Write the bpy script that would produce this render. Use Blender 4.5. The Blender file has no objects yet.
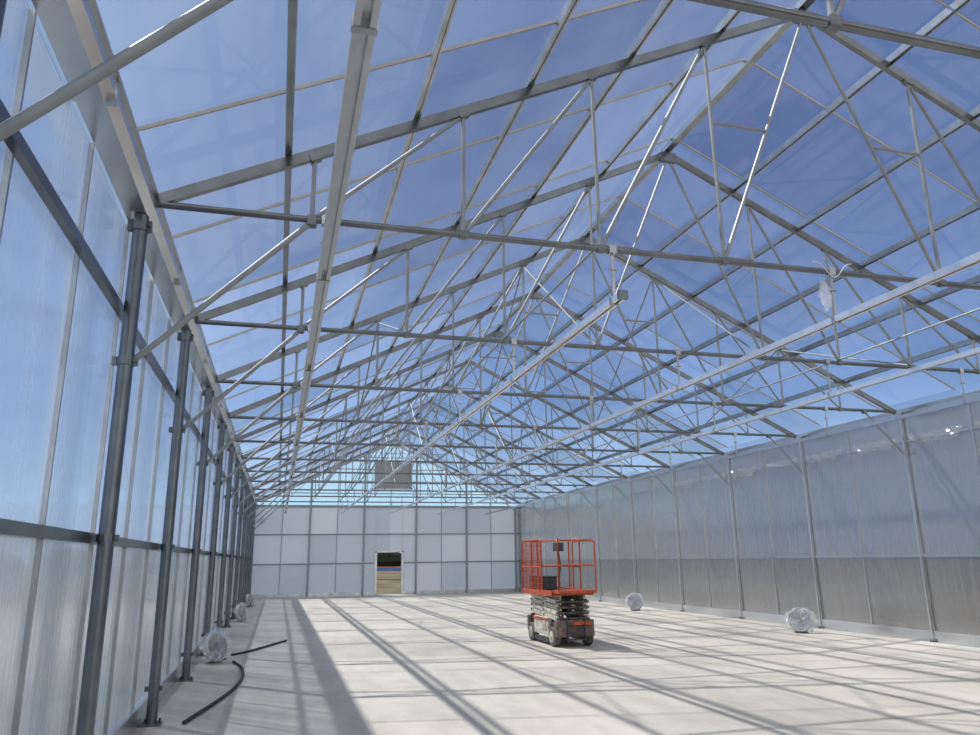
import bpy, math, random
from mathutils import Vector, Matrix, noise
random.seed(4)
S = bpy.context.scene
try:
    S.view_settings.view_transform = 'Standard'
    S.view_settings.look = 'None'
except Exception: pass
COL = S.collection
# ---------------------------------------------------------------- constants
XL, XR = -1.166, 11.75
XC = (XL+XR)/2
HW = (XR-XL)/2
ZE = 4.24
ZK = 4.35          # truss chord level
ZR0 = 4.30
SL = (7.396-4.30)/HW
Y0, SP = 2.82, 3.095
YB = 38.0
YF = -4.0
def zr(x):
    return ZR0 + SL*(HW-abs(x-XC))

# ---------------------------------------------------------------- materials
def mat(name):
    m = bpy.data.materials.new(name); m.use_nodes = True
    m.node_tree.nodes.clear()
    return m, m.node_tree.nodes, m.node_tree.links
def coords(N, L, scale=(1,1,1), rot=(0,0,0)):
    tc = N.new('ShaderNodeTexCoord'); mp = N.new('ShaderNodeMapping')
    mp.inputs['Scale'].default_value = scale; mp.inputs['Rotation'].default_value = rot
    L.new(tc.outputs['Object'], mp.inputs['Vector'])
    return mp.outputs['Vector']
def ramp(N, stops):
    r = N.new('ShaderNodeValToRGB')
    e = r.color_ramp.elements
    e[0].position, e[0].color = stops[0][0], (*stops[0][1],1)
    e[1].position, e[1].color = stops[-1][0], (*stops[-1][1],1)
    for p,c in stops[1:-1]:
        x = e.new(p); x.color = (*c,1)
    return r
def pbr(name, base, rough=0.5, metal=0.0, var=0.12, scale=8, spec=0.5, stretch=(1,1,1)):
    m,N,L = mat(name)
    out = N.new('ShaderNodeOutputMaterial'); b = N.new('ShaderNodeBsdfPrincipled')
    v = coords(N,L,stretch)
    n = N.new('ShaderNodeTexNoise'); n.inputs['Scale'].default_value = scale; n.inputs['Detail'].default_value = 5
    L.new(v, n.inputs['Vector'])
    lo = tuple(max(0,c*(1-var)) for c in base); hi = tuple(min(1,c*(1+var)) for c in base)
    r = ramp(N, [(0.3,lo),(0.7,hi)])
    L.new(n.outputs['Fac'], r.inputs['Fac']); L.new(r.outputs['Color'], b.inputs['Base Color'])
    b.inputs['Roughness'].default_value = rough; b.inputs['Metallic'].default_value = metal
    try: b.inputs['Specular IOR Level'].default_value = spec
    except Exception: pass
    L.new(b.outputs[0], out.inputs['Surface'])
    return m
M_GALV = pbr('galvanised_steel',(0.40,0.42,0.44),0.27,0.97,0.15,5)
M_WEB = pbr('galvanised_steel_tube',(0.27,0.29,0.31),0.55,0.6,0.15,5,spec=.3)
M_GALVD = pbr('galvanised_steel_dull',(0.14,0.16,0.18),0.30,0.85,0.15,6)
M_CHORD = pbr('galvanised_steel_chord',(0.15,0.162,0.175),0.28,0.9,0.18,5)
M_ALU = pbr('aluminium_profile',(0.58,0.60,0.62),0.22,0.95,0.08,6)
M_RAIL = pbr('bright_zinc_rail',(0.82,0.83,0.85),0.26,0.88,0.06,6)
M_BAR = pbr('glazing_bar',(0.30,0.295,0.28),0.4,0.5,0.1,6)
M_ENDBAR = pbr('end_wall_bar',(0.25,0.28,0.31),0.5,0.2,0.1,6)
M_GUT = pbr('gutter_steel',(0.58,0.60,0.62),0.26,0.92,0.22,3,stretch=(1,0.3,1))
M_RED = pbr('lift_red_paint',(0.40,0.066,0.020),0.5,0.0,0.35,12)
M_MAROON = pbr('lift_maroon_grey_paint',(0.14,0.10,0.09),0.6,0.1,0.55,9)
M_DARK = pbr('dark_paint',(0.04,0.04,0.045),0.5,0.0,0.3,12)
M_BEIGE = pbr('lift_beige_paint',(0.44,0.42,0.35),0.6,0.0,0.5,9)
M_GREY = pbr('lift_grey_paint',(0.12,0.11,0.10),0.6,0.1,0.55,9)
M_RUB = pbr('black_rubber',(0.02,0.02,0.02),0.65,0,0.3,20)
M_TYRE = pbr('dusty_tyre',(0.10,0.095,0.085),0.8,0,0.5,14)
M_WHITE = pbr('white_paint',(0.55,0.56,0.57),0.4,0,0.06,10)
M_DIRT = pbr('outdoor_dirt',(0.115,0.10,0.072),1.0,0,0.45,0.25,spec=0.0)
M_BLUE = pbr('blue_paint',(0.05,0.12,0.33),0.5,0,0.2,4)
M_LOUV = pbr('louvre_grey',(0.38,0.39,0.40),0.5,0.1,0.1,4)
M_LEAF = pbr('foliage',(0.02,0.028,0.02),0.9,0,0.5,3,spec=.1)
M_TRUNK = pbr('bark',(0.10,0.07,0.05),0.9,0,0.3,8)

def concrete():
    m,N,L = mat('concrete_slab')
    out = N.new('ShaderNodeOutputMaterial'); b = N.new('ShaderNodeBsdfPrincipled')
    v = coords(N,L)
    n1 = N.new('ShaderNodeTexNoise'); n1.inputs['Scale'].default_value=0.45; n1.inputs['Detail'].default_value=9; n1.inputs['Roughness'].default_value=0.7
    L.new(v,n1.inputs['Vector'])
    r = ramp(N,[(0.28,(0.375,0.35,0.305)),(0.5,(0.475,0.445,0.39)),(0.72,(0.535,0.502,0.445))])
    L.new(n1.outputs['Fac'], r.inputs['Fac'])
    v2 = coords(N,L,(1.0,0.2,1))
    n2 = N.new('ShaderNodeTexNoise'); n2.inputs['Scale'].default_value=2.5; n2.inputs['Detail'].default_value=8; n2.inputs['Roughness'].default_value=.7
    L.new(v2,n2.inputs['Vector'])
    r2 = ramp(N,[(0.3,(0.80,0.79,0.77)),(0.58,(1,1,1))])
    L.new(n2.outputs['Fac'], r2.inputs['Fac'])
    mx = N.new('ShaderNodeMixRGB'); mx.blend_type='MULTIPLY'; mx.inputs[0].default_value=1
    L.new(r.outputs[0],mx.inputs[1]); L.new(r2.outputs[0],mx.inputs[2])
    L.new(mx.outputs[0],b.inputs['Base Color']); b.inputs['Roughness'].default_value=0.55
    L.new(b.outputs[0],out.inputs[0]); return m
M_CONC = concrete()

def sheet(name, trans_col, milky, milk_col, gloss, streak=(1,1,1), sscale=2.0, lo=0.3, hi=1.6, rough=0.15, ribs=0.0, rot=(0,0,0), f0=.35, f1=.7, dif=0.5, panes=None, bump=.15, rib_amp=.05, detail=6, milk2=None, pv=.82):
    """clear / milky plastic sheet: transparent + translucent film + gloss"""
    m,N,L = mat(name)
    out = N.new('ShaderNodeOutputMaterial')
    v = coords(N,L,streak,rot)
    n = N.new('ShaderNodeTexNoise'); n.inputs['Scale'].default_value=sscale; n.inputs['Detail'].default_value=detail; n.inputs['Roughness'].default_value=.6
    L.new(v,n.inputs['Vector'])
    mr = N.new('ShaderNodeMapRange'); mr.inputs['From Min'].default_value=f0; mr.inputs['From Max'].default_value=f1
    mr.inputs['To Min'].default_value=milky*lo; mr.inputs['To Max'].default_value=min(1,milky*hi)
    L.new(n.outputs['Fac'],mr.inputs['Value'])
    fac = mr.outputs[0]
    if ribs:
        w = N.new('ShaderNodeTexWave'); w.inputs['Scale'].default_value=ribs; w.bands_direction='Y'; w.inputs['Distortion'].default_value=0
        L.new(coords(N,L),w.inputs['Vector'])
        mm = N.new('ShaderNodeMath'); mm.operation='MULTIPLY_ADD'; mm.inputs[1].default_value=rib_amp
        L.new(w.outputs['Fac'],mm.inputs[0]); L.new(fac,mm.inputs[2]); fac = mm.outputs[0]
    t = N.new('ShaderNodeBsdfTransparent'); t.inputs[0].default_value=(*trans_col,1)
    d1 = N.new('ShaderNodeBsdfTranslucent'); d1.inputs[0].default_value=(*milk_col,1)
    d2 = N.new('ShaderNodeBsdfDiffuse'); d2.inputs[0].default_value=(*milk_col,1)
    if panes:
        sx = N.new('ShaderNodeSeparateXYZ'); L.new(coords(N,L),sx.inputs[0])
        ids=[]
        chs = panes[4] if len(panes)>4 else 'XY'
        for ch,(o,d) in ((chs[0],panes[0:2]),(chs[1],panes[2:4])):
            a=N.new('ShaderNodeMath'); a.operation='SUBTRACT'; a.inputs[1].default_value=o; L.new(sx.outputs[ch],a.inputs[0])
            c=N.new('ShaderNodeMath'); c.operation='DIVIDE'; c.inputs[1].default_value=d; L.new(a.outputs[0],c.inputs[0])
            f=N.new('ShaderNodeMath'); f.operation='FLOOR'; L.new(c.outputs[0],f.inputs[0]); ids.append(f.outputs[0])
        cx=N.new('ShaderNodeCombineXYZ'); L.new(ids[0],cx.inputs[0]); L.new(ids[1],cx.inputs[1])
        wn=N.new('ShaderNodeTexWhiteNoise'); wn.noise_dimensions='3D'; L.new(cx.outputs[0],wn.inputs['Vector'])
        rr=ramp(N,[(0,tuple(c*pv for c in trans_col)),(1,trans_col)]); L.new(wn.outputs['Value'],rr.inputs[0]); L.new(rr.outputs[0],t.inputs[0])
        if milk2:
            r3=ramp(N,[(0,milk2),(1,milk_col)]); L.new(wn.outputs['Value'],r3.inputs[0]); L.new(r3.outputs[0],d1.inputs[0]); L.new(r3.outputs[0],d2.inputs[0])
        ad=N.new('ShaderNodeMath'); ad.operation='MULTIPLY_ADD'; ad.use_clamp=True; ad.inputs[1].default_value=milky*.9; L.new(wn.outputs['Value'],ad.inputs[0]); L.new(fac,ad.inputs[2]); fac=ad.outputs[0]
    dm = N.new('ShaderNodeMixShader'); dm.inputs[0].default_value = dif
    L.new(d1.outputs[0],dm.inputs[1]); L.new(d2.outputs[0],dm.inputs[2])
    a = N.new('ShaderNodeMixShader'); L.new(fac,a.inputs[0]); L.new(t.outputs[0],a.inputs[1]); L.new(dm.outputs[0],a.inputs[2])
    g = N.new('ShaderNodeBsdfGlossy'); g.inputs['Roughness'].default_value=rough; g.inputs[0].default_value=(.97,.97,.97,1)
    if ribs:
        bp = N.new('ShaderNodeBump'); bp.inputs['Strength'].default_value=bump; bp.inputs['Distance'].default_value=.03
        L.new(n.outputs['Fac'],bp.inputs['Height']); L.new(bp.outputs[0],g.inputs['Normal'])
    lw = N.new('ShaderNodeLayerWeight'); lw.inputs['Blend'].default_value=.25
    gm = N.new('ShaderNodeMath'); gm.operation='MULTIPLY_ADD'; gm.inputs[1].default_value=gloss*1.5; gm.inputs[2].default_value=gloss*.6; gm.use_clamp=True
    L.new(lw.outputs['Facing'],gm.inputs[0])
    bm = N.new('ShaderNodeMixShader'); L.new(gm.outputs[0],bm.inputs[0])
    L.new(a.outputs[0],bm.inputs[1]); L.new(g.outputs[0],bm.inputs[2])
    L.new(bm.outputs[0],out.inputs[0]); return m
PX=HW/6
M_ROOFL = sheet('clear_roof_sheet_painted_haze',(.93,.95,1.0),0.075,(.70,.80,.96),0.05,(.8,.5,.8),.9,0.6,1.4,0.05,rot=(0,0,.4),f0=.35,f1=.80,dif=.3,panes=(XL,PX*2,1.4,1.85),detail=3,pv=.74)  # left slope copy, bright haze and glare streaks put into its milky colour
M_ROOFR = sheet('clear_roof_sheet_painted_shade',(.92,.94,.99),0.042,(.70,.79,.95),0.06,(.8,.5,.8),.9,0.6,1.4,0.05,rot=(0,0,-.4),f0=.35,f1=.80,dif=.3,panes=(XL,PX*2,1.4,1.85),detail=3,pv=.74)  # right slope copy of the same sheet, deeper shade put into its colour
M_GABLE = sheet('clear_gable_sheet',(.92,.98,1.0),0.32,(.72,.93,1.0),0.03,lo=.8,hi=1.2,dif=.25)
M_WL_UP = sheet('twinwall_upper',(.88,.93,1.0),0.22,(.66,.78,.97),0.22,(2.6,2.6,.10),1.0,.4,2.0,.12,ribs=4,rib_amp=.14,bump=.4)
M_WL_LO = sheet('twinwall_lower',(.82,.87,.93),0.42,(.62,.68,.75),0.28,(2.6,2.6,.12),1.0,.6,1.6,.14,ribs=4,rib_amp=.18,bump=.4)
M_WB = sheet('twinwall_white',(.9,.92,.95),0.95,(.74,.775,.82),0.02,(1,1,1),.6,.9,1.05,.3,panes=(XL,HW/5,1.5,1.37,'XZ'),milk2=(.60,.65,.71))
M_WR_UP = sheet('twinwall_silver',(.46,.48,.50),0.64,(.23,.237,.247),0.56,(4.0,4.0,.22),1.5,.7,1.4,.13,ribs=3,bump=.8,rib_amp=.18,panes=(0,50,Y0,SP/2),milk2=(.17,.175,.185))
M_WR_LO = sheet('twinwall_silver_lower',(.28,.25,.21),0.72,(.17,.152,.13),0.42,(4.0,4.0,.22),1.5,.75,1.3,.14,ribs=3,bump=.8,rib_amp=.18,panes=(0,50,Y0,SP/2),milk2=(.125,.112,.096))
M_WRAP = sheet('plastic_wrap',(.97,.98,.99),0.15,(.85,.87,.90),0.20,(6,6,6),2.0,.1,2.4,.08)
M_FILM = sheet('crumpled_film',(.90,.92,.94),0.12,(.70,.73,.77),0.16,(9,9,9),2.0,.1,2.6,.12)

# ---------------------------------------------------------------- mesh builder
class MB:
    def __init__(s): s.v=[]; s.f=[]; s.m=[]
    def add(s, vs, fs, mi=0):
        o=len(s.v); s.v += [tuple(a) for a in vs]; s.f += [tuple(i+o for i in f) for f in fs]; s.m += [mi]*len(fs)
    def tube(s,p,q,r,n=10,r2=None,mi=0):
        p=Vector(p);q=Vector(q);d=(q-p).normalized(); r2 = r if r2 is None else r2
        a=d.orthogonal().normalized(); b=d.cross(a)
        vs=[p+(a*math.cos(t)+b*math.sin(t))*r for t in [2*math.pi*i/n for i in range(n)]]
        vs+=[q+(a*math.cos(t)+b*math.sin(t))*r2 for t in [2*math.pi*i/n for i in range(n)]]
        fs=[(i,(i+1)%n,n+(i+1)%n,n+i) for i in range(n)]+[tuple(range(n))[::-1],tuple(range(n,2*n))]
        s.add(vs,fs,mi); return s
    def box(s,c,sz,mi=0,rot=None):
        c=Vector(c); h=[x/2 for x in sz]
        vs=[Vector((x*h[0],y*h[1],z*h[2])) for x in(-1,1) for y in(-1,1) for z in(-1,1)]
        if rot is not None: vs=[rot@v for v in vs]
        vs=[v+c for v in vs]
        s.add(vs,[(0,1,3,2),(4,6,7,5),(0,4,5,1),(2,3,7,6),(0,2,6,4),(1,5,7,3)],mi); return s
    def bar(s,p,q,w,h,up=(0,0,1),mi=0,prof=None):
        p=Vector(p);q=Vector(q);d=(q-p).normalized();up=Vector(up)
        sd=d.cross(up).normalized(); u=sd.cross(d)
        pr = prof or [(-w/2,-h/2),(w/2,-h/2),(w/2,h/2),(-w/2,h/2)]
        n=len(pr)
        vs=[p+sd*a+u*b for a,b in pr]+[q+sd*a+u*b for a,b in pr]
        fs=[(i,(i+1)%n,n+(i+1)%n,n+i) for i in range(n)]+[tuple(range(n))[::-1],tuple(range(n,2*n))]
        s.add(vs,fs,mi); return s
    def path(s,pts,r,n=8,closed=False,mi=0):
        pts=[Vector(p) for p in pts]; m=len(pts); vs=[]; ref=None
        for i,p in enumerate(pts):
            if closed: d=(pts[(i+1)%m]-pts[i-1]).normalized()
            else: d=(pts[min(i+1,m-1)]-pts[max(i-1,0)]).normalized()
            if ref is None: ref=d.orthogonal().normalized()
            a=(ref-d*ref.dot(d)).normalized(); ref=a; b=d.cross(a)
            vs+=[p+(a*math.cos(2*math.pi*k/n)+b*math.sin(2*math.pi*k/n))*r for k in range(n)]
        fs=[]
        for i in range(m if closed else m-1):
            j=(i+1)%m
            fs+=[(i*n+k,i*n+(k+1)%n,j*n+(k+1)%n,j*n+k) for k in range(n)]
        if not closed: fs+=[tuple(range(n))[::-1],tuple(range((m-1)*n,m*n))]
        s.add(vs,fs,mi); return s
    def obj(s,name,mats,parent=None,loc=None,smooth=False,label=None,cat=None,kind=None,group=None,bevel=0):
        me=bpy.data.meshes.new(name); me.from_pydata(s.v,[],s.f); me.update()
        mats = mats if isinstance(mats,(list,tuple)) else [mats]
        for m in mats: me.materials.append(m)
        for p,mi in zip(me.polygons,s.m): p.material_index=mi; p.use_smooth = smooth
        o=bpy.data.objects.new(name,me); COL.objects.link(o)
        if loc is not None: o.location=loc
        if parent: o.parent=parent
        tag(o,label,cat,kind,group)
        if bevel:
            b=o.modifiers.new('bevel','BEVEL'); b.width=bevel; b.segments=2; b.limit_method='ANGLE'
        if smooth:
            try:
                me.set_sharp_from_angle(angle=math.radians(40))
            except Exception: pass
        return o
def tag(o,label=None,cat=None,kind=None,group=None):
    if label:o['label']=label
    if cat:o['category']=cat
    if kind:o['kind']=kind
    if group:o['group']=group
def empty(name,loc,label,cat,group=None,kind=None):
    e=bpy.data.objects.new(name,None); e.empty_display_size=.2; e.location=loc; COL.objects.link(e); tag(e,label,cat,kind,group); return e
def clone(root,loc,skip=(),rot=None):
    r=root.copy(); r.location=loc; COL.objects.link(r)
    if rot is not None: r.rotation_euler=rot
    for c in root.children:
        if c.name.split('.')[0] in skip: continue
        k=c.copy(); k.parent=r; COL.objects.link(k)
        for g in c.children:
            k2=g.copy(); k2.parent=k; COL.objects.link(k2)
    return r

# ---------------------------------------------------------------- shell
MB().box((XC,(YF+YB)/2+.05,-0.1),(HW*2+.7,YB-YF+.5,0.2)).obj('floor',M_CONC,kind='structure',label='pale concrete slab floor of the greenhouse',cat='floor')
MB().box((XC,150,-0.25),(900,900,0.1)).obj('ground',M_DIRT,kind='structure',label='bare dirt ground outside the greenhouse',cat='ground')

WLX = XL-0.15; WRX = XR+0.15; GZL=1.78; GZR=1.56
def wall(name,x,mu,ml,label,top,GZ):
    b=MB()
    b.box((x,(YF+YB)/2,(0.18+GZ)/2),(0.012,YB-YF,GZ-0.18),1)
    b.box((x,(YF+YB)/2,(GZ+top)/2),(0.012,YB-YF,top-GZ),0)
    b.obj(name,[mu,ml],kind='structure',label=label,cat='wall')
wall('wall_left',WLX,M_WL_UP,M_WL_LO,'translucent blue-white twin-wall polycarbonate side wall',ZE-.005,GZL)
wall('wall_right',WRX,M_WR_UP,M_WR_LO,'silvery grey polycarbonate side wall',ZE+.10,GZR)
DX0,DX1,DH=4.62,5.92,2.05
b=MB()
for x0,x1,z0,z1 in [(WLX,DX0,.1,ZE),(DX1,WRX,.1,ZE),(DX0,DX1,DH,ZE)]:
    b.box(((x0+x1)/2,YB,(z0+z1)/2),(x1-x0,0.02,z1-z0))
b.obj('wall_back',M_WB,kind='structure',label='white translucent polycarbonate end wall with doorway',cat='wall')
b=MB()
pts=[(WLX,ZE),(WRX,ZE),(XC,zr(XC)+.10)]
vs=[(x,YB,z) for x,z in pts]+[(x,YB+.012,z) for x,z in pts]
b.add(vs,[(0,1,2),(5,4,3),(0,3,4,1),(1,4,5,2),(2,5,3,0)])
b.obj('wall_gable',M_GABLE,kind='structure',label='clear glazed gable above the end wall',cat='wall')
b=MB()
off=0.20
for mi,(sx,ex) in enumerate(((WLX-.05,XC),(WRX+.30,XC))):
    z0=zr(sx)+off; z1=zr(XC)+off
    vs=[(sx,YF,z0),(ex,YF,z1),(ex,YB+.1,z1),(sx,YB+.1,z0)]
    b.add(vs,[(0,1,2,3)],mi)
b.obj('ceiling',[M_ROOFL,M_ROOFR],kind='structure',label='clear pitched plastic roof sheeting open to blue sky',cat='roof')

for nm,x in [('baseboard_left',WLX+.02),('baseboard_right',WRX-.02)]:
    MB().box((x,(YF+YB)/2,.1),(.05,YB-YF,.2)).obj(nm,M_GUT,kind='structure',label='galvanised base channel',cat='baseboard')
b=MB(); b.box(((WLX+DX0)/2,YB-.02,.08),(DX0-WLX,.05,.16)); b.box(((WRX+DX1)/2,YB-.02,.08),(WRX-DX1,.05,.16))
b.obj('baseboard_back',M_GUT,kind='structure',label='galvanised base channel of end wall',cat='baseboard')

def gutter(xw,wd):
    prof=[(-.15,.17),(-.15,.05),(-.09,0),(.09,0),(.15,.05),(.15,.17),(.135,.17),(.135,.055),(.085,.015),(-.085,.015),(-.135,.055),(-.135,.17)]
    prof=[(a*wd,c) for a,c in prof]
    b=MB(); b.bar((xw,YF,ZE),(xw,YB-.1,ZE),0,0,prof=prof)
    for s in(-1,1): b.box((xw+s*.155*wd,(YF+YB)/2,ZE+.16),(.03,YB-YF-.2,.02))
    y=Y0
    while y<YB-1:
        b.box((xw,y+SP/2,ZE+.075),(.32*wd,.05,.145)); y+=SP
    return b.obj('gutter',M_GUT,label='long galvanised steel eave gutter channel above the posts',cat='gutter',group='eave gutters')
gutter(XL-.04,.90); gutter(WRX+.17,1.0)
MB().bar((WRX-.04,YF,ZE+.05),(WRX-.04,YB-.15,ZE+.05),.05,.06).obj('eave_rail',M_ALU,label='slim aluminium rail capping the silvery side wall',cat='rail')

# ---------------------------------------------------------------- trusses
trY=[Y0+SP*k for k in range(0,12) if Y0+SP*k<YB-.5]
root=empty('roof_truss',(XC,trY[0],ZE),'galvanised steel pitched roof truss with tube webbing','roof truss','roof trusses')
def L(x,z): return (x-XC,0,z-ZE)
P=HW*2/10
n_k=[XL+P*k for k in (1,2,3,4)]
pts_l=n_k; pts_r=[2*XC-x for x in n_k]
for a,bx in ((XL,XC),(XR,XC)):
    MB().bar(L(a,ZR0+.03),L(bx,zr(XC)+.03),0,0,up=(0,1,0),prof=[(-.045,-.028),(.045,-.028),(.045,.028),(-.045,.028)]).obj('top_chord',M_CHORD,parent=root)
MB().tube(L(XL+.05,ZK),L(XR-.02,ZK),.029,12).obj('bottom_chord',M_CHORD,parent=root,smooth=True)
def web(x0,z0,x1,z1,r=.019):
    MB().tube(L(x0,z0),L(x1,z1),r,8).obj('web_strut',M_WEB,parent=root,smooth=True)
def plate(x,z,w=.16,h=.12,r=0):
    MB().box(L(x,z),(w,.065,h),rot=Matrix.Rotation(r,3,'Y')).obj('gusset_plate',M_CHORD,parent=root,bevel=.008)
for side in (pts_l,pts_r):
    sg=-1 if side is pts_r else 1
    for i,x in enumerate(side):
        web(x,ZK,x,zr(x))
        nx = side[i+1] if i<3 else XC
        web(x,ZK,nx,zr(nx)-.02)
        plate(x,ZK,.08,.07); plate(x,zr(x)+.0,.10,.08,-sg*math.atan(SL))
    x=side[3]; zz=ZK+.62*(zr(x)-ZK); tt=(zz-ZK)/(zr(XC)-ZK)
    web(x,zz,x+(XC-x)*tt,zz,.016)
plate(XC,zr(XC)-.03,.26,.16)
for k,y in enumerate(trY[1:],1):
    clone(root,(XC,y,ZE),skip=('gusset_plate',) if k>5 else ())

# longitudinal bracing between trusses
def brace(p,q,r=.014,name='sway_brace',label='thin diagonal steel brace tube between neighbouring roof trusses',grp='sway braces'):
    MB().tube(p,q,r,8).obj(name,M_WEB,smooth=True,label=label,cat='brace',group=grp)
for xx in (XL+P*3,XR-P*3):
    MB().tube((xx,trY[1],ZK+.05),(xx,trY[-1],ZK+.05),.014,8).obj('chord_tie',M_WEB,smooth=True,label='long thin steel tube tying the truss chords together',cat='tie tube',group='chord tie tubes')
for k in (2,3,5,6,8):
    for x in (XL+P*4,XR-P*4,XL+P*2,XR-P*2):
        if k%2==0: brace((x,trY[k]+.05,ZK+.05),(x,trY[k+1]-.05,zr(x)-.08))
        else: brace((x,trY[k+1]-.05,ZK+.05),(x,trY[k]+.05,zr(x)-.08))

# ---------------------------------------------------------------- posts
def post(sgn):
    x=XL if sgn>0 else WRX-.055
    r=empty('wall_post',(x,Y0,0),'round galvanised steel wall post with clamps and knee brace' if sgn>0 else 'slim galvanised steel post flush against silvery side wall','post','side wall posts')
    rad=.055 if sgn>0 else .026
    mt=M_GALVD if sgn>0 else M_ALU
    if sgn>0: MB().tube((0,0,0.01),(0,0,ZE-.005),rad,16).obj('tube',mt,parent=r,smooth=True)
    else: MB().box((0,0,(ZK+.02)/2),(.045,.035,ZK-.0)).obj('tube',mt,parent=r,bevel=.006)
    s=.20 if sgn>0 else .09
    b=MB(); b.box((0,0,.01),(s,s,.02))
    for a in(-1,1):
        for c in(-1,1): b.tube((a*s*.36,c*s*.36,.02),(a*s*.36,c*s*.36,.05),.012,6)
    b.obj('base_plate',M_GALVD,parent=r)
    kz=3.06 if sgn>0 else 3.50
    kx=P if sgn>0 else P*.65
    if sgn>0:
        for z,h in ((ZE-.09,.09),(kz,.06),(GZL,.05),(.35,.05)):
            b=MB(); b.tube((0,0,z-h/2),(0,0,z+h/2),rad+.010,16); b.box((-sgn*.06,0,z),(.06,.05,h)); b.tube((sgn*(rad+.013),-.05,z),(sgn*(rad+.013),.05,z),.012,6)
            b.box((sgn*(rad+.012),0,z),(.03,.05,h*.9))
            b.obj('clamp',M_GALVD,parent=r)
    MB().tube((sgn*.04,.0,kz),(sgn*kx,.0,ZK-.02),.025 if sgn>0 else .018,10).obj('knee_brace',M_WEB,parent=r,smooth=True)
    b=MB(); b.box((sgn*kx,0,ZK-.02),(.08,.075,.09)); b.obj('brace_clamp',M_CHORD,parent=r,bevel=.01)
    return r
pl=post(1); pr=post(-1)
for y in trY[1:]:
    clone(pl,(XL,y,0)); clone(pr,(WRX-.055,y,0))

# ---------------------------------------------------------------- wall girts & glazing bars
def girt(x,z,w,h,m,label):
    MB().bar((x,YF,z),(x,YB-.15,z),w,h).obj('wall_girt',m,label=label,cat='girt',group='side wall girts')
girt(WLX+.045,GZL,.05,.07,M_GALVD,'square steel wall rail at mid height behind posts')
girt(WLX+.045,3.5,.05,.07,M_GALVD,'square steel wall rail near the eave behind posts')
girt(WRX-.022,GZR,.02,.055,M_ALU,'slim steel rail at mid height of silvery wall')
girt(WRX-.022,3.75,.02,.03,M_ALU,'slim steel rail near the top of silvery wall')
y=4.85-1.25*2
while y<YB-.5:
    MB().bar((WLX+.02,y,.2),(WLX+.02,y,ZE-.01),.03,.022,up=(0,1,0)).obj('glazing_bar',M_GALV,label='thin vertical aluminium joint strip on side wall',cat='glazing bar',group='side wall joint strips')
    y+=1.25
y=Y0+SP/2
while y<YB-.5:
    MB().bar((WRX-.02,y,.2),(WRX-.02,y,ZE),.03,.03,up=(0,1,0)).obj('glazing_bar',M_ALU,label='thin vertical aluminium joint strip on side wall',cat='glazing bar',group='side wall joint strips')
    y+=SP
# ---------------------------------------------------------------- purlins & roof bars
for k in range(1,6):
    d=PX*k
    for x in (XL+d,XR-d):
        MB().bar((x,YF,zr(x)+.12),(x,YB-.05,zr(x)+.12),0,0,prof=[(-.028,-.05),(-.012,-.05),(-.012,-.035),(.012,-.035),(.012,-.05),(.028,-.05),(.028,.04),(.020,.04),(.020,-.025),(-.020,-.025),(-.020,.04),(-.028,.04)]).obj('roof_purlin',M_GALV,label='long galvanised steel channel purlin under roof sheet',cat='purlin',group='roof purlins')
MB().bar((XC,YF,zr(XC)+.11),(XC,YB-.05,zr(XC)+.11),.10,.08).obj('ridge_beam',M_GALV,label='long galvanised steel ridge beam at roof apex',cat='ridge beam')
y=5.1-1.85*2
while y<YB:
    for sx in (XL,XR):
        sg=1 if sx<XC else -1
        MB().bar((sx,y,zr(sx)+.18),(XC-sg*.03,y,zr(XC)+.175),.028,.014,up=(0,1,0)).obj('roof_bar',M_BAR,label='thin pale roof sheet joint bar running up the slope',cat='glazing bar',group='roof sheet joint bars')
    y+=1.85
# ---------------------------------------------------------------- suspended rails
RZ=3.85
def rail(x,y0,w,m=M_RAIL):
    r=empty('suspended_rail',(x,y0,RZ),'long galvanised rail hung on brackets below the trusses','rail','suspended rails')
    b=MB(); b.bar((0,0,0),(0,YB-.3-y0,0),0,0,prof=[(-w/2,-.03),(-w/5,-.03),(-w/5,.01),(w/5,.01),(w/5,-.03),(w/2,-.03),(w/2,.03),(-w/2,.03)])
    b.obj('beam',m,parent=r)
    for y in trY:
        if y<y0-.2: continue
        b=MB(); yy=y-y0 if y-y0>.05 else .05
        hz=ZK-RZ
        b.box((0,yy,hz/2),(.025,.012,hz)); b.box((0,yy,hz),(.07,.07,.08)); b.box((0,yy,.0),(w+.015,.04,.07))
        b.tube((-.04,yy,hz*.6),(.04,yy,hz*.6),.01,6)
        b.obj('hanger',M_GALV,parent=r)
    MB().box((0,-.01,0),(w+.02,.04,.08)).obj('end_cap',M_GALVD,parent=r)
rail(.24,-1.0,.10,M_ALU); rail(2.82,5.75,.07); rail(5.2,.5,.075); rail(7.65,.5,.07); rail(10.1,.5,.045,M_ALU)

# ---------------------------------------------------------------- back wall framing
for i in range(6):
    x=XL+HW*2/5*i
    MB().bar((x,YB-.1,0),(x,YB-.1,zr(x)-.06 if 0<i<5 else ZE-.02),.09,.09,up=(0,1,0)).obj('end_wall_post',M_ENDBAR,label='square steel end wall post',cat='post',group='end wall posts')
for i in (0,1,3,4):
    x=XL+HW*2/5*(i+.5)
    MB().bar((x,YB-.03,.1),(x,YB-.03,ZE),.03,.03,up=(0,1,0)).obj('glazing_bar',M_ENDBAR,label='thin vertical joint strip on white end wall',cat='glazing bar',group='end wall joint strips')
for i in range(1,10):
    if i in (2,4,6,8): continue
    x=XL+HW/5*i
    MB().bar((x,YB-.072,ZE+.02),(x,YB-.072,zr(x)-.02),.04,.03,up=(0,1,0)).obj('gable_mullion',M_ENDBAR,label='thin vertical mullion in the clear gable glazing',cat='mullion',group='gable mullions')
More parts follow.
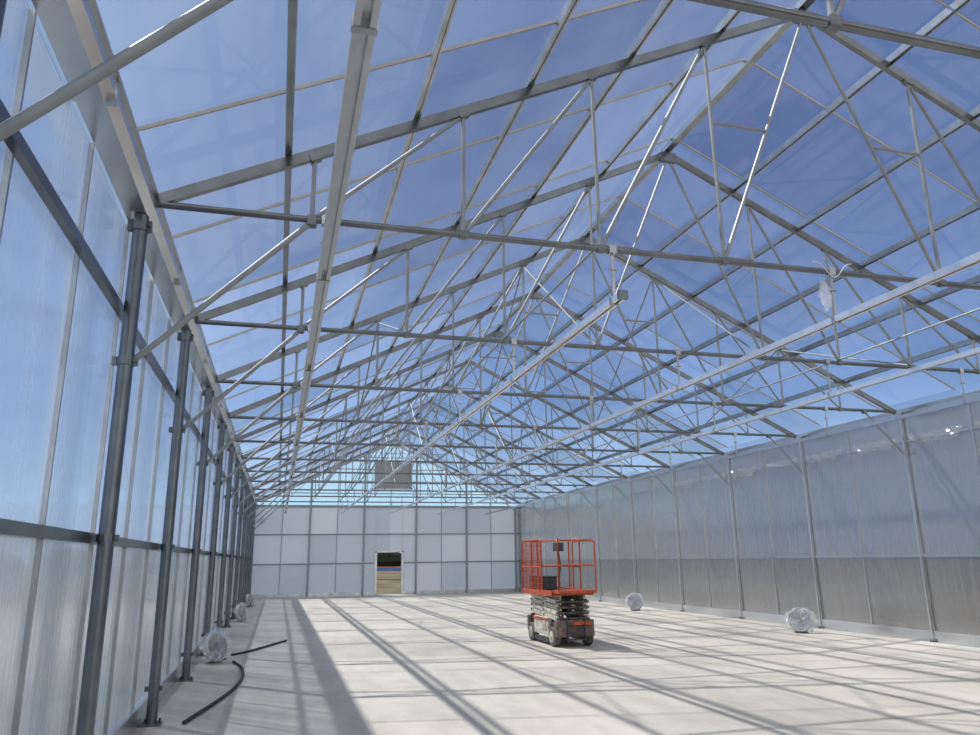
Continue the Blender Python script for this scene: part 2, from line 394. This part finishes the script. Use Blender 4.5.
for z in (1.5,2.87,ZE-.03):
    segs=[(WLX,WRX)] if z>DH else [(WLX,DX0-.06),(DX1+.06,WRX)]
    for a,c in segs:
        MB().bar((a,YB-.035,z),(c,YB-.035,z),.04,.065 if z<4 else .12).obj('end_wall_rail',M_ENDBAR,label='horizontal steel rail across end wall',cat='rail',group='end wall rails')
for z in (4.85,5.45,6.05,6.65):
    w=(zr(XC)-z)/SL-.15
    MB().bar((XC-w,YB-.035,z),(XC+w,YB-.035,z),.04,.05).obj('gable_rail',M_GALV,label='horizontal steel rail across clear gable',cat='rail',group='gable rails')
b=MB()
for a in (XL+.25,XR-.25): b.bar((a,YB-.2,zr(a)),(XC,YB-.2,zr(XC)),0,0,up=(0,1,0),prof=[(-.06,-.03),(.06,-.03),(.06,.03),(-.06,.03)])
b.obj('gable_rafter',M_GALV,label='pair of steel rafters framing the end gable',cat='rafter')
r=empty('gable_louvre',(5.38,YB-.24,5.05),'square grey ventilation louvre set in the gable','vent')
b=MB()
for a in(-.90,.90): b.box((a,0,.72),(.08,.12,1.44))
for z in (.04,1.40): b.box((0,0,z),(1.88,.12,.08))
b.obj('frame',M_LOUV,parent=r)
b=MB()
for i in range(11): b.box((0,0,.13+i*.116),(1.74,.02,.115),rot=Matrix.Rotation(.5,3,'X'))
b.obj('blade',M_LOUV,parent=r,label='slatted grey louvre blades')
b=MB()
for x in (DX0,DX1): b.box((x,YB-.03,DH/2),(.10,.12,DH))
b.box(((DX0+DX1)/2,YB-.03,DH),(DX1-DX0+.10,.12,.10))
b.box((((DX0+DX1)/2),YB-.03,.02),(DX1-DX0,.12,.04))
b.obj('door_1',M_ALU,kind='structure',label='pale metal framed open doorway in end wall',cat='doorway')

# ---------------------------------------------------------------- scissor lift
LX,LY=5.43,14.72
lift=empty('scissor_lift',(LX,LY,0),'worn red and beige scissor lift parked on the concrete floor','scissor lift')
b=MB()
b.box((0,0,.32),(.60,1.62,.20)); b.box((0,-.80,.33),(.76,.16,.30)); b.box((0,.80,.33),(.76,.16,.30))
b.obj('chassis',M_MAROON,parent=lift,bevel=.02)
for sx in(-1,1):
    b=MB(); b.box((sx*.345,0,.34),(.07,.84,.32)); b.box((sx*.385,-.15,.35),(.012,.3,.16),0); b.box((sx*.385,.2,.35),(.012,.05,.05),0)
    b.obj('side_tray',M_BEIGE,parent=lift,bevel=.015)
    MB().box((sx*.388,.0,.47),(.012,.84,.04)).obj('side_stripe',M_RED,parent=lift)
    MB().box((sx*.36,0,.10),(.02,.84,.09)).obj('pothole_guard',M_DARK,parent=lift)
    for sy in(-1,1):
        b=MB(); c=(sx*.33,sy*.62,.175)
        b.tube((c[0]-sx*.06,c[1],c[2]),(c[0]+sx*.06,c[1],c[2]),.175,24)
        w=b.obj('wheel',M_TYRE,parent=lift,smooth=True,bevel=.015)
        b=MB(); b.tube((c[0]+sx*.05,c[1],c[2]),(c[0]+sx*.068,c[1],c[2]),.105,18); b.tube((c[0]+sx*.06,c[1],c[2]),(c[0]+sx*.085,c[1],c[2]),.035,10)
        b.obj('hub',M_BEIGE,parent=w)
MB().box((.12,-.90,.42),(.34,.05,.07)).obj('bumper',M_RED,parent=lift,bevel=.01)
b=MB()
for i in range(3): b.box((0,-.93,.14+i*.11),(.34,.05,.025))
for a in(-.17,.17): b.box((a,-.92,.28),(.025,.03,.36))
b.obj('ladder',M_DARK,parent=lift)
zs=.50
for i in range(4):
    for sx in(-1,1):
        z=zs+i*.10
        b=MB(); b.bar((sx*.30,-.76,z),(sx*.30,.76,z+.085),.035,.085); b.obj('scissor_arm',M_BEIGE,parent=lift,bevel=.006)
        b=MB(); b.bar((sx*.24,.76,z),(sx*.24,-.76,z+.085),.035,.085); b.obj('scissor_arm',M_BEIGE,parent=lift,bevel=.006)
    b=MB()
    for yy in(-.76,0,.76): b.tube((-.33,yy,z+ (.042 if yy==0 else .0)),(.33,yy,z+(.042 if yy==0 else .0)),.022,10)
    b.obj('pivot_pin',M_GREY,parent=lift)
MB().tube((0,-.5,.55),(0,.45,.84),.05,12).obj('hydraulic_ram',M_DARK,parent=lift,smooth=True)
for sx in(-1,1):
    MB().path([(sx*.10,-.80,.48),(sx*.14,-.84,.60),(sx*.08,-.82,.72),(sx*.13,-.84,.82),(sx*.10,-.78,.90)],.014,6).obj('hydraulic_hose',M_RUB,parent=lift,smooth=True)
pz=.94
b=MB(); b.box((0,.12,pz),(.82,1.80,.04)); b.box((-.41,.12,pz+.02),(.03,1.80,.10)); b.box((.41,.12,pz+.02),(.03,1.80,.10)); b.box((0,1.01,pz+.02),(.82,.03,.10))
b.obj('deck',M_RED,parent=lift)
MB().box((0,.12,pz+.03),(.78,1.7,.02)).obj('deck_plate',M_GREY,parent=lift)
b=MB(); b.box((0,-.92,pz+.05),(.76,.30,.06)); b.obj('extension_deck',M_RED,parent=lift,bevel=.006)
rt=pz+1.03
def rails(name,x,y0,y1,z0,z1,r,posts,mids,label=None):
    b=MB()
    b.path([(x,y0,z0),(x,y0,z1-.06),(x,y0+.02,z1-.015),(x,y0+.06,z1),(x,y1-.06,z1),(x,y1-.02,z1-.015),(x,y1,z1-.06),(x,y1,z0)],r,8)
    for p in posts: b.tube((x,p,z0),(x,p,z1),r,8)
    for m in mids: b.tube((x,y0,m),(x,y1,m),r*.9,8)
    b.obj(name,M_RED,parent=lift,smooth=True,label=label)
for x in(-.41,.41): rails('guard_rail',x,-.20,1.01,pz+.05,rt,.018,(.4,),(pz+.50,))
for x in(-.375,.375): rails('extension_rail',x,-1.05,.10,pz+.07,rt-.04,.016,(),(pz+.53,))
def mesh_panel(ax,c,a0,a1,z0,z1):
    b=MB()
    n=int((a1-a0)/.08)
    for i in range(n+1):
        a=a0+(a1-a0)*i/n
        if ax=='y': b.box((c,a,(z0+z1)/2),(.008,.008,z1-z0))
        else: b.box((a,c,(z0+z1)/2),(.008,.008,z1-z0))
    k=int((z1-z0)/.08)
    for i in range(k+1):
        z=z0+(z1-z0)*i/k
        if ax=='y': b.box((c,(a0+a1)/2,z),(.008,a1-a0,.008))
        else: b.box(((a0+a1)/2,c,z),(a1-a0,.008,.008))
    b.obj('mesh_panel',M_RED,parent=lift,label='red wire mesh infill panel')
mesh_panel('y',-.41,-.18,1.0,pz+.1,pz+.98); mesh_panel('x',1.01,-.4,.0,pz+.1,rt-.02)
def endrail(name,y,w,z0,z1,r,mids,posts=()):
    b=MB(); b.path([(-w,y,z0),(-w,y,z1-.05),(-w+.04,y,z1),(w-.04,y,z1),(w,y,z1-.05),(w,y,z0)],r,8)
    for m in mids: b.tube((-w,y,m),(w,y,m),r*.9,8)
    for p in posts: b.tube((p,y,z0),(p,y,z1),r*.9,8)
    b.obj(name,M_RED,parent=lift,smooth=True)
endrail('end_rail',-1.05,.375,pz+.07,rt-.04,.016,(pz+.53,))
endrail('end_gate',1.01,.41,pz+.05,rt,.017,(pz+.5,),(0,))
b=MB(); b.box((-.30,-.9,rt-.16),(.16,.16,.16)); b.tube((-.3,-.9,rt-.08),(-.3,-.9,rt+.0),.015,8); b.box((-.3,-.985,rt-.16),(.12,.01,.1))
b.obj('control_box',M_DARK,parent=lift,bevel=.01)
MB().path([(-.3,-.9,rt-.24),(-.28,-.94,rt-.5),(-.32,-.93,rt-.8),(-.3,-.9,pz+.12)],.012,6).obj('control_cable',M_DARK,parent=lift,smooth=True)
b=MB(); b.box((-.10,.60,pz+.17),(.40,.55,.24)); b.box((-.10,.60,pz+.30),(.44,.58,.03))
b.obj('tool_box',M_DARK,parent=lift,bevel=.01)

# ---------------------------------------------------------------- wrapped fans
def fan(loc,s,rz,tilt,label):
    r=empty('circulation_fan',loc,label,'fan','circulation fans')
    R=.26*s
    M=Matrix.Translation((0,0,R+.03))@Matrix.Rotation(tilt,4,'X')
    def T(b): b.v=[tuple(M@Vector(v)) for v in b.v]; return b
    def ring(b,rad,y,rr,n=32): b.path([(rad*math.cos(2*math.pi*i/n),y,rad*math.sin(2*math.pi*i/n)) for i in range(n)],rr,6,closed=True)
    b=MB(); n=32
    for i in range(n):
        a0,a1=2*math.pi*i/n,2*math.pi*(i+1)/n
        q=lambda a,rad,y:(rad*math.cos(a),y,rad*math.sin(a))
        b.add([q(a0,R,-.05*s),q(a1,R,-.05*s),q(a1,R,.05*s),q(a0,R,.05*s)],[(0,1,2,3)])
    ring(b,R,-.05*s,.009); ring(b,R,.05*s,.009)
    T(b).obj('housing',M_WHITE,parent=r,smooth=True)
    for y in(-.08*s,.08*s):
        b=MB()
        for k in range(1,8): ring(b,R*k/8,y,.0035,24)
        for i in range(12):
            a=2*math.pi*i/12; b.tube((.03*math.cos(a),y,.03*math.sin(a)),(R*math.cos(a),y*.7,R*math.sin(a)),.004,5)
        T(b).obj('wire_guard',M_GALV,parent=r)
    b=MB(); b.tube((0,-.02,0),(0,.10*s,0),.06,16); T(b).obj('motor',M_GREY,parent=r,smooth=True)
    for i in range(3):
        a=2*math.pi*i/3+.3; b=MB(); c,sn=math.cos(a),math.sin(a)
        vs=[]
        for rad,w in((.05,.05),(.15,.09),(R*.9,.10)):
            for e in(-1,1):
                vs.append((rad*c-e*w*sn,-.03+e*.025,rad*sn+e*w*c))
        b.add(vs,[(0,1,3,2),(2,3,5,4)]); T(b).obj('blade',M_GALV,parent=r)
    b=MB()
    for a in(-1,1): b.tube((a*R*.5,-.1,-R),(a*R*.5,.16,-R),.014,8); b.tube((a*R*.5,0,-R),(a*R*.5,0,-R*.86),.014,8)
    b.tube((-R*.5,.1,-R),(R*.5,.1,-R),.014,8)
    T(b).obj('stand',M_GALV,parent=r)
    b=MB(); nu,nv=40,26; vs=[]
    for j in range(nv+1):
        ph=math.pi*j/nv
        for i in range(nu):
            th=2*math.pi*i/nu
            e=lambda v:math.copysign(abs(v)**.6,v)
            p=Vector((e(math.sin(ph))*math.cos(th)*R*1.18,e(math.cos(ph))*.12*s,e(math.sin(ph))*math.sin(th)*R*1.12))
            k=1+.45*noise.noise(p*6+Vector(loc))+.26*noise.noise(p*20+Vector(loc))
            p=p*k; p.z=max(p.z,-R-.02); vs.append(p)
    fs=[(j*nu+i,j*nu+(i+1)%nu,(j+1)*nu+(i+1)%nu,(j+1)*nu+i) for j in range(nv) for i in range(nu)]
    b.add(vs,fs); T(b).obj('plastic_wrap',M_WRAP,parent=r)
    r.rotation_euler=(0,0,rz)
lab='white fan wrapped in clear plastic on floor by wall'
fan((-.92,14.0,0),.84,math.radians(50),-.25,lab)
fan((-.93,23.3,0),.82,math.radians(65),-.2,lab)
fan((-.93,30.8,0),.82,math.radians(65),-.2,lab)
fan((10.8,14.5,0),.9,math.radians(-40),-.25,lab)
fan((10.8,22.4,0),.9,math.radians(-45),-.2,lab)

# ---------------------------------------------------------------- hoses
def smoothpath(pts,n=8):
    pts=[Vector(p) for p in pts]; out=[]
    for i in range(len(pts)-1):
        p0=pts[max(i-1,0)];p1=pts[i];p2=pts[i+1];p3=pts[min(i+2,len(pts)-1)]
        for k in range(n):
            t=k/n
            out.append(.5*((2*p1)+(p2-p0)*t+(2*p0-5*p1+4*p2-p3)*t*t+(3*p1-p0-3*p2+p3)*t**3))
    out.append(pts[-1]); return out
h=.022
MB().path(smoothpath([(-.62,13.9,h),(-.46,13.1,h),(-.40,12.1,h),(-.46,11.0,h),(-.62,10.0,h),(-.76,9.3,h),(-.84,8.9,h)]),.02,8).obj('hose',M_RUB,smooth=True,label='black hose curving across the concrete floor',cat='hose')
MB().path(smoothpath([(-.70,14.9,h),(-.5,15.2,h),(-.2,15.9,h),(.1,16.7,h),(.26,17.1,h)]),.02,8).obj('hose',M_RUB,smooth=True,label='short black hose lying beside a wrapped fan',cat='hose')

# ---------------------------------------------------------------- plastic
def bundle(name,loc,sx,sy,sz,seed,label,cat,group=None):
    b=MB(); nu,nv=34,30; vs=[]
    for j in range(nv+1):
        ph=math.pi*j/nv
        for i in range(nu):
            th=2*math.pi*i/nu
            p=Vector((math.sin(ph)*math.cos(th),math.sin(ph)*math.sin(th),math.cos(ph)))
            k=1+.8*noise.noise(p*2.6+Vector((seed,0,0)))+.5*noise.noise(p*8+Vector((0,seed,0)))
            p=Vector((p.x*sx*k,p.y*sy*k,p.z*sz*k)); vs.append(p)
    fs=[(j*nu+i,j*nu+(i+1)%nu,(j+1)*nu+(i+1)%nu,(j+1)*nu+i) for j in range(nv) for i in range(nu)]
    b.add(vs,fs); return b.obj(name,M_WRAP,loc=loc,label=label,cat=cat,group=group)
bundle('plastic_bundle',(5.2,trY[1]+.10,4.14),.045,.04,.12,3,'crumpled clear plastic wrapped around a truss hanger','plastic wrap')
# ragged crumpled film sheets hanging along the top rail of the silvery wall
def film(y0,y1,seed):
    b=MB(); nu=int((y1-y0)/.035); nv=8; vs=[]
    for j in range(nv+1):
        for i in range(nu+1):
            t=i/nu; y=y0+(y1-y0)*t
            hgt=(.10+.13*(noise.noise(Vector((y*1.7,seed,0)))+.5))*min(1,6*t,6*(1-t))+.02
            z=3.86-hgt*j/nv*1.1+.02*noise.noise(Vector((y*9,j*.7,seed)))
            x=WRX-.055+.025*noise.noise(Vector((y*6,j*.9,seed+5)))+.012*noise.noise(Vector((y*18,j*2,seed)))
            vs.append((x,y,z))
    fs=[(j*(nu+1)+i,j*(nu+1)+i+1,(j+1)*(nu+1)+i+1,(j+1)*(nu+1)+i) for j in range(nv) for i in range(nu)]
    b.add(vs,fs); b.obj('plastic_film',M_FILM,label='crumpled clear plastic film hanging along the wall top rail',cat='plastic film',group='eave plastic film')
for k,(a,c) in enumerate(((9.1,10.45),(10.7,12.0),(12.25,13.5),(13.85,15.1),(15.35,16.6),(17.0,18.2),(18.45,19.7),(20.1,21.3))):
    film(a,c,k*3.1)
pts=[]
for i in range(41):
    t=i/40; pts.append((4.95+.45*t,trY[1]-.07,ZK+.06+.04*math.sin(t*9)-(.10*math.sin(t*3.14))))
MB().path(pts,.006,6).obj('loose_wire',M_WHITE,smooth=True,label='loose white wire draped along the truss chord',cat='wire')

# ---------------------------------------------------------------- outside
for i in range(12):
    x=-60+i*13; yy=150+random.uniform(-6,6); hh=random.uniform(3.6,4.6)
    t=empty('tree',(x,yy,-.2),'dark green leafy tree in a distant row','tree','distant tree row')
    MB().tube((0,0,0),(0,0,hh*.5),.25,8,.15).obj('trunk',M_TRUNK,parent=t)
    b=MB(); nu,nv=14,9; vs=[]
    for j in range(nv+1):
        ph=math.pi*j/nv
        for q in range(nu):
            th=2*math.pi*q/nu; p=Vector((math.sin(ph)*math.cos(th),math.sin(ph)*math.sin(th),math.cos(ph)))
            k=1+.25*noise.noise(p*2.5+Vector((i,0,0))); vs.append((p.x*5.2*k,p.y*3*k,hh*.55+p.z*hh*.55*k))
    b.add(vs,[(j*nu+q,j*nu+(q+1)%nu,(j+1)*nu+(q+1)%nu,(j+1)*nu+q) for j in range(nv) for q in range(nu)])
    b.obj('crown',M_LEAF,parent=t,smooth=True)
tr=empty('flatbed_trailer',(10.5,78,-.2),'blue flatbed trailer with red stripe parked outside on dirt','trailer')
MB().box((0,0,1.0),(9,2.2,.30)).obj('bed',M_BLUE,parent=tr)
MB().box((0,-1.12,1.23),(9,.05,.06)).obj('stripe',M_RED,parent=tr)
for x in(-3,-1.8,2.8):
    for s in (-1,1):
        MB().tube((x,s*1.1,.42),(x,s*.85,.42),.42,20).obj('wheel',M_RUB,parent=tr)

# ---------------------------------------------------------------- world & sun
w=bpy.data.worlds.new('sky'); S.world=w; w.use_nodes=True
N=w.node_tree.nodes; Lk=w.node_tree.links; N.clear()
out=N.new('ShaderNodeOutputWorld'); bg=N.new('ShaderNodeBackground')
tc=N.new('ShaderNodeTexCoord'); sp=N.new('ShaderNodeSeparateXYZ'); Lk.new(tc.outputs['Generated'],sp.inputs[0])
r=ramp(N,[(0.0,(.62,.79,.95)),(.08,(.45,.67,.93)),(.20,(.18,.35,.70)),(.38,(.085,.165,.405)),(.75,(.062,.118,.32)),(1,(.06,.105,.29))])
Lk.new(sp.outputs['Z'],r.inputs['Fac'])
ns=N.new('ShaderNodeTexNoise'); ns.inputs['Scale'].default_value=1.6; ns.inputs['Detail'].default_value=2
mp=N.new('ShaderNodeMapping'); mp.inputs['Scale'].default_value=(1,1,2.0); Lk.new(tc.outputs['Generated'],mp.inputs[0]); Lk.new(mp.outputs[0],ns.inputs['Vector'])
mr=N.new('ShaderNodeMapRange'); mr.inputs['From Min'].default_value=.45; mr.inputs['From Max'].default_value=.78; mr.inputs['To Max'].default_value=.05; Lk.new(ns.outputs['Fac'],mr.inputs['Value'])
mx=N.new('ShaderNodeMixRGB'); Lk.new(mr.outputs[0],mx.inputs[0]); Lk.new(r.outputs[0],mx.inputs[1]); mx.inputs[2].default_value=(.55,.66,.85,1)
sd=Vector((-.46,.50,1.0)).normalized()
dp=N.new('ShaderNodeVectorMath'); dp.operation='DOT_PRODUCT'; dp.inputs[1].default_value=Vector((-.85,.15,.5)).normalized()
Lk.new(tc.outputs['Generated'],dp.inputs[0])
m2=N.new('ShaderNodeMapRange'); m2.inputs['From Min'].default_value=.2; m2.inputs['From Max'].default_value=.95; m2.inputs['To Max'].default_value=.8; Lk.new(dp.outputs['Value'],m2.inputs['Value'])
mx2=N.new('ShaderNodeMixRGB'); Lk.new(m2.outputs[0],mx2.inputs[0]); Lk.new(mx.outputs[0],mx2.inputs[1]); mx2.inputs[2].default_value=(.48,.68,1.0,1)
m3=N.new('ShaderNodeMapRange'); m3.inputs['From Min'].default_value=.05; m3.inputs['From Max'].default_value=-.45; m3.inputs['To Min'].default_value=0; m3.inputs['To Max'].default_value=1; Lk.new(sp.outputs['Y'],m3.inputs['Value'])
mx3=N.new('ShaderNodeMixRGB'); Lk.new(m3.outputs[0],mx3.inputs[0]); Lk.new(mx2.outputs[0],mx3.inputs[1]); mx3.inputs[2].default_value=(1.3,1.3,1.28,1)  # added fill: unseen sky behind the camera whitened to brighten floor shadows and steel
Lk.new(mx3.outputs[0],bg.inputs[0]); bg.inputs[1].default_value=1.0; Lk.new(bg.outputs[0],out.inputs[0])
sl=bpy.data.lights.new('sun','SUN'); sl.energy=6.4; sl.angle=math.radians(1.1); sl.color=(1,.955,.875)
so=bpy.data.objects.new('sun',sl); COL.objects.link(so); so.rotation_euler=sd.to_track_quat('Z','Y').to_euler()

# ---------------------------------------------------------------- camera
yaw,pitch,roll=.2706,.2500,.0139
F=Vector((math.sin(yaw)*math.cos(pitch),math.cos(yaw)*math.cos(pitch),math.sin(pitch)))
R=Vector((math.cos(yaw),-math.sin(yaw),0)); U=R.cross(F)
R2=R*math.cos(roll)-U*math.sin(roll); U2=R*math.sin(roll)+U*math.cos(roll)
cd=bpy.data.cameras.new('camera'); cd.sensor_width=36; cd.lens=736*1.021/980*36; cd.clip_start=.05; cd.clip_end=1500
co=bpy.data.objects.new('camera',cd); COL.objects.link(co)
m=Matrix((R2,U2,-F)).transposed().to_4x4(); m.translation=Vector((0,0,1.6)); co.matrix_world=m
S.camera=co
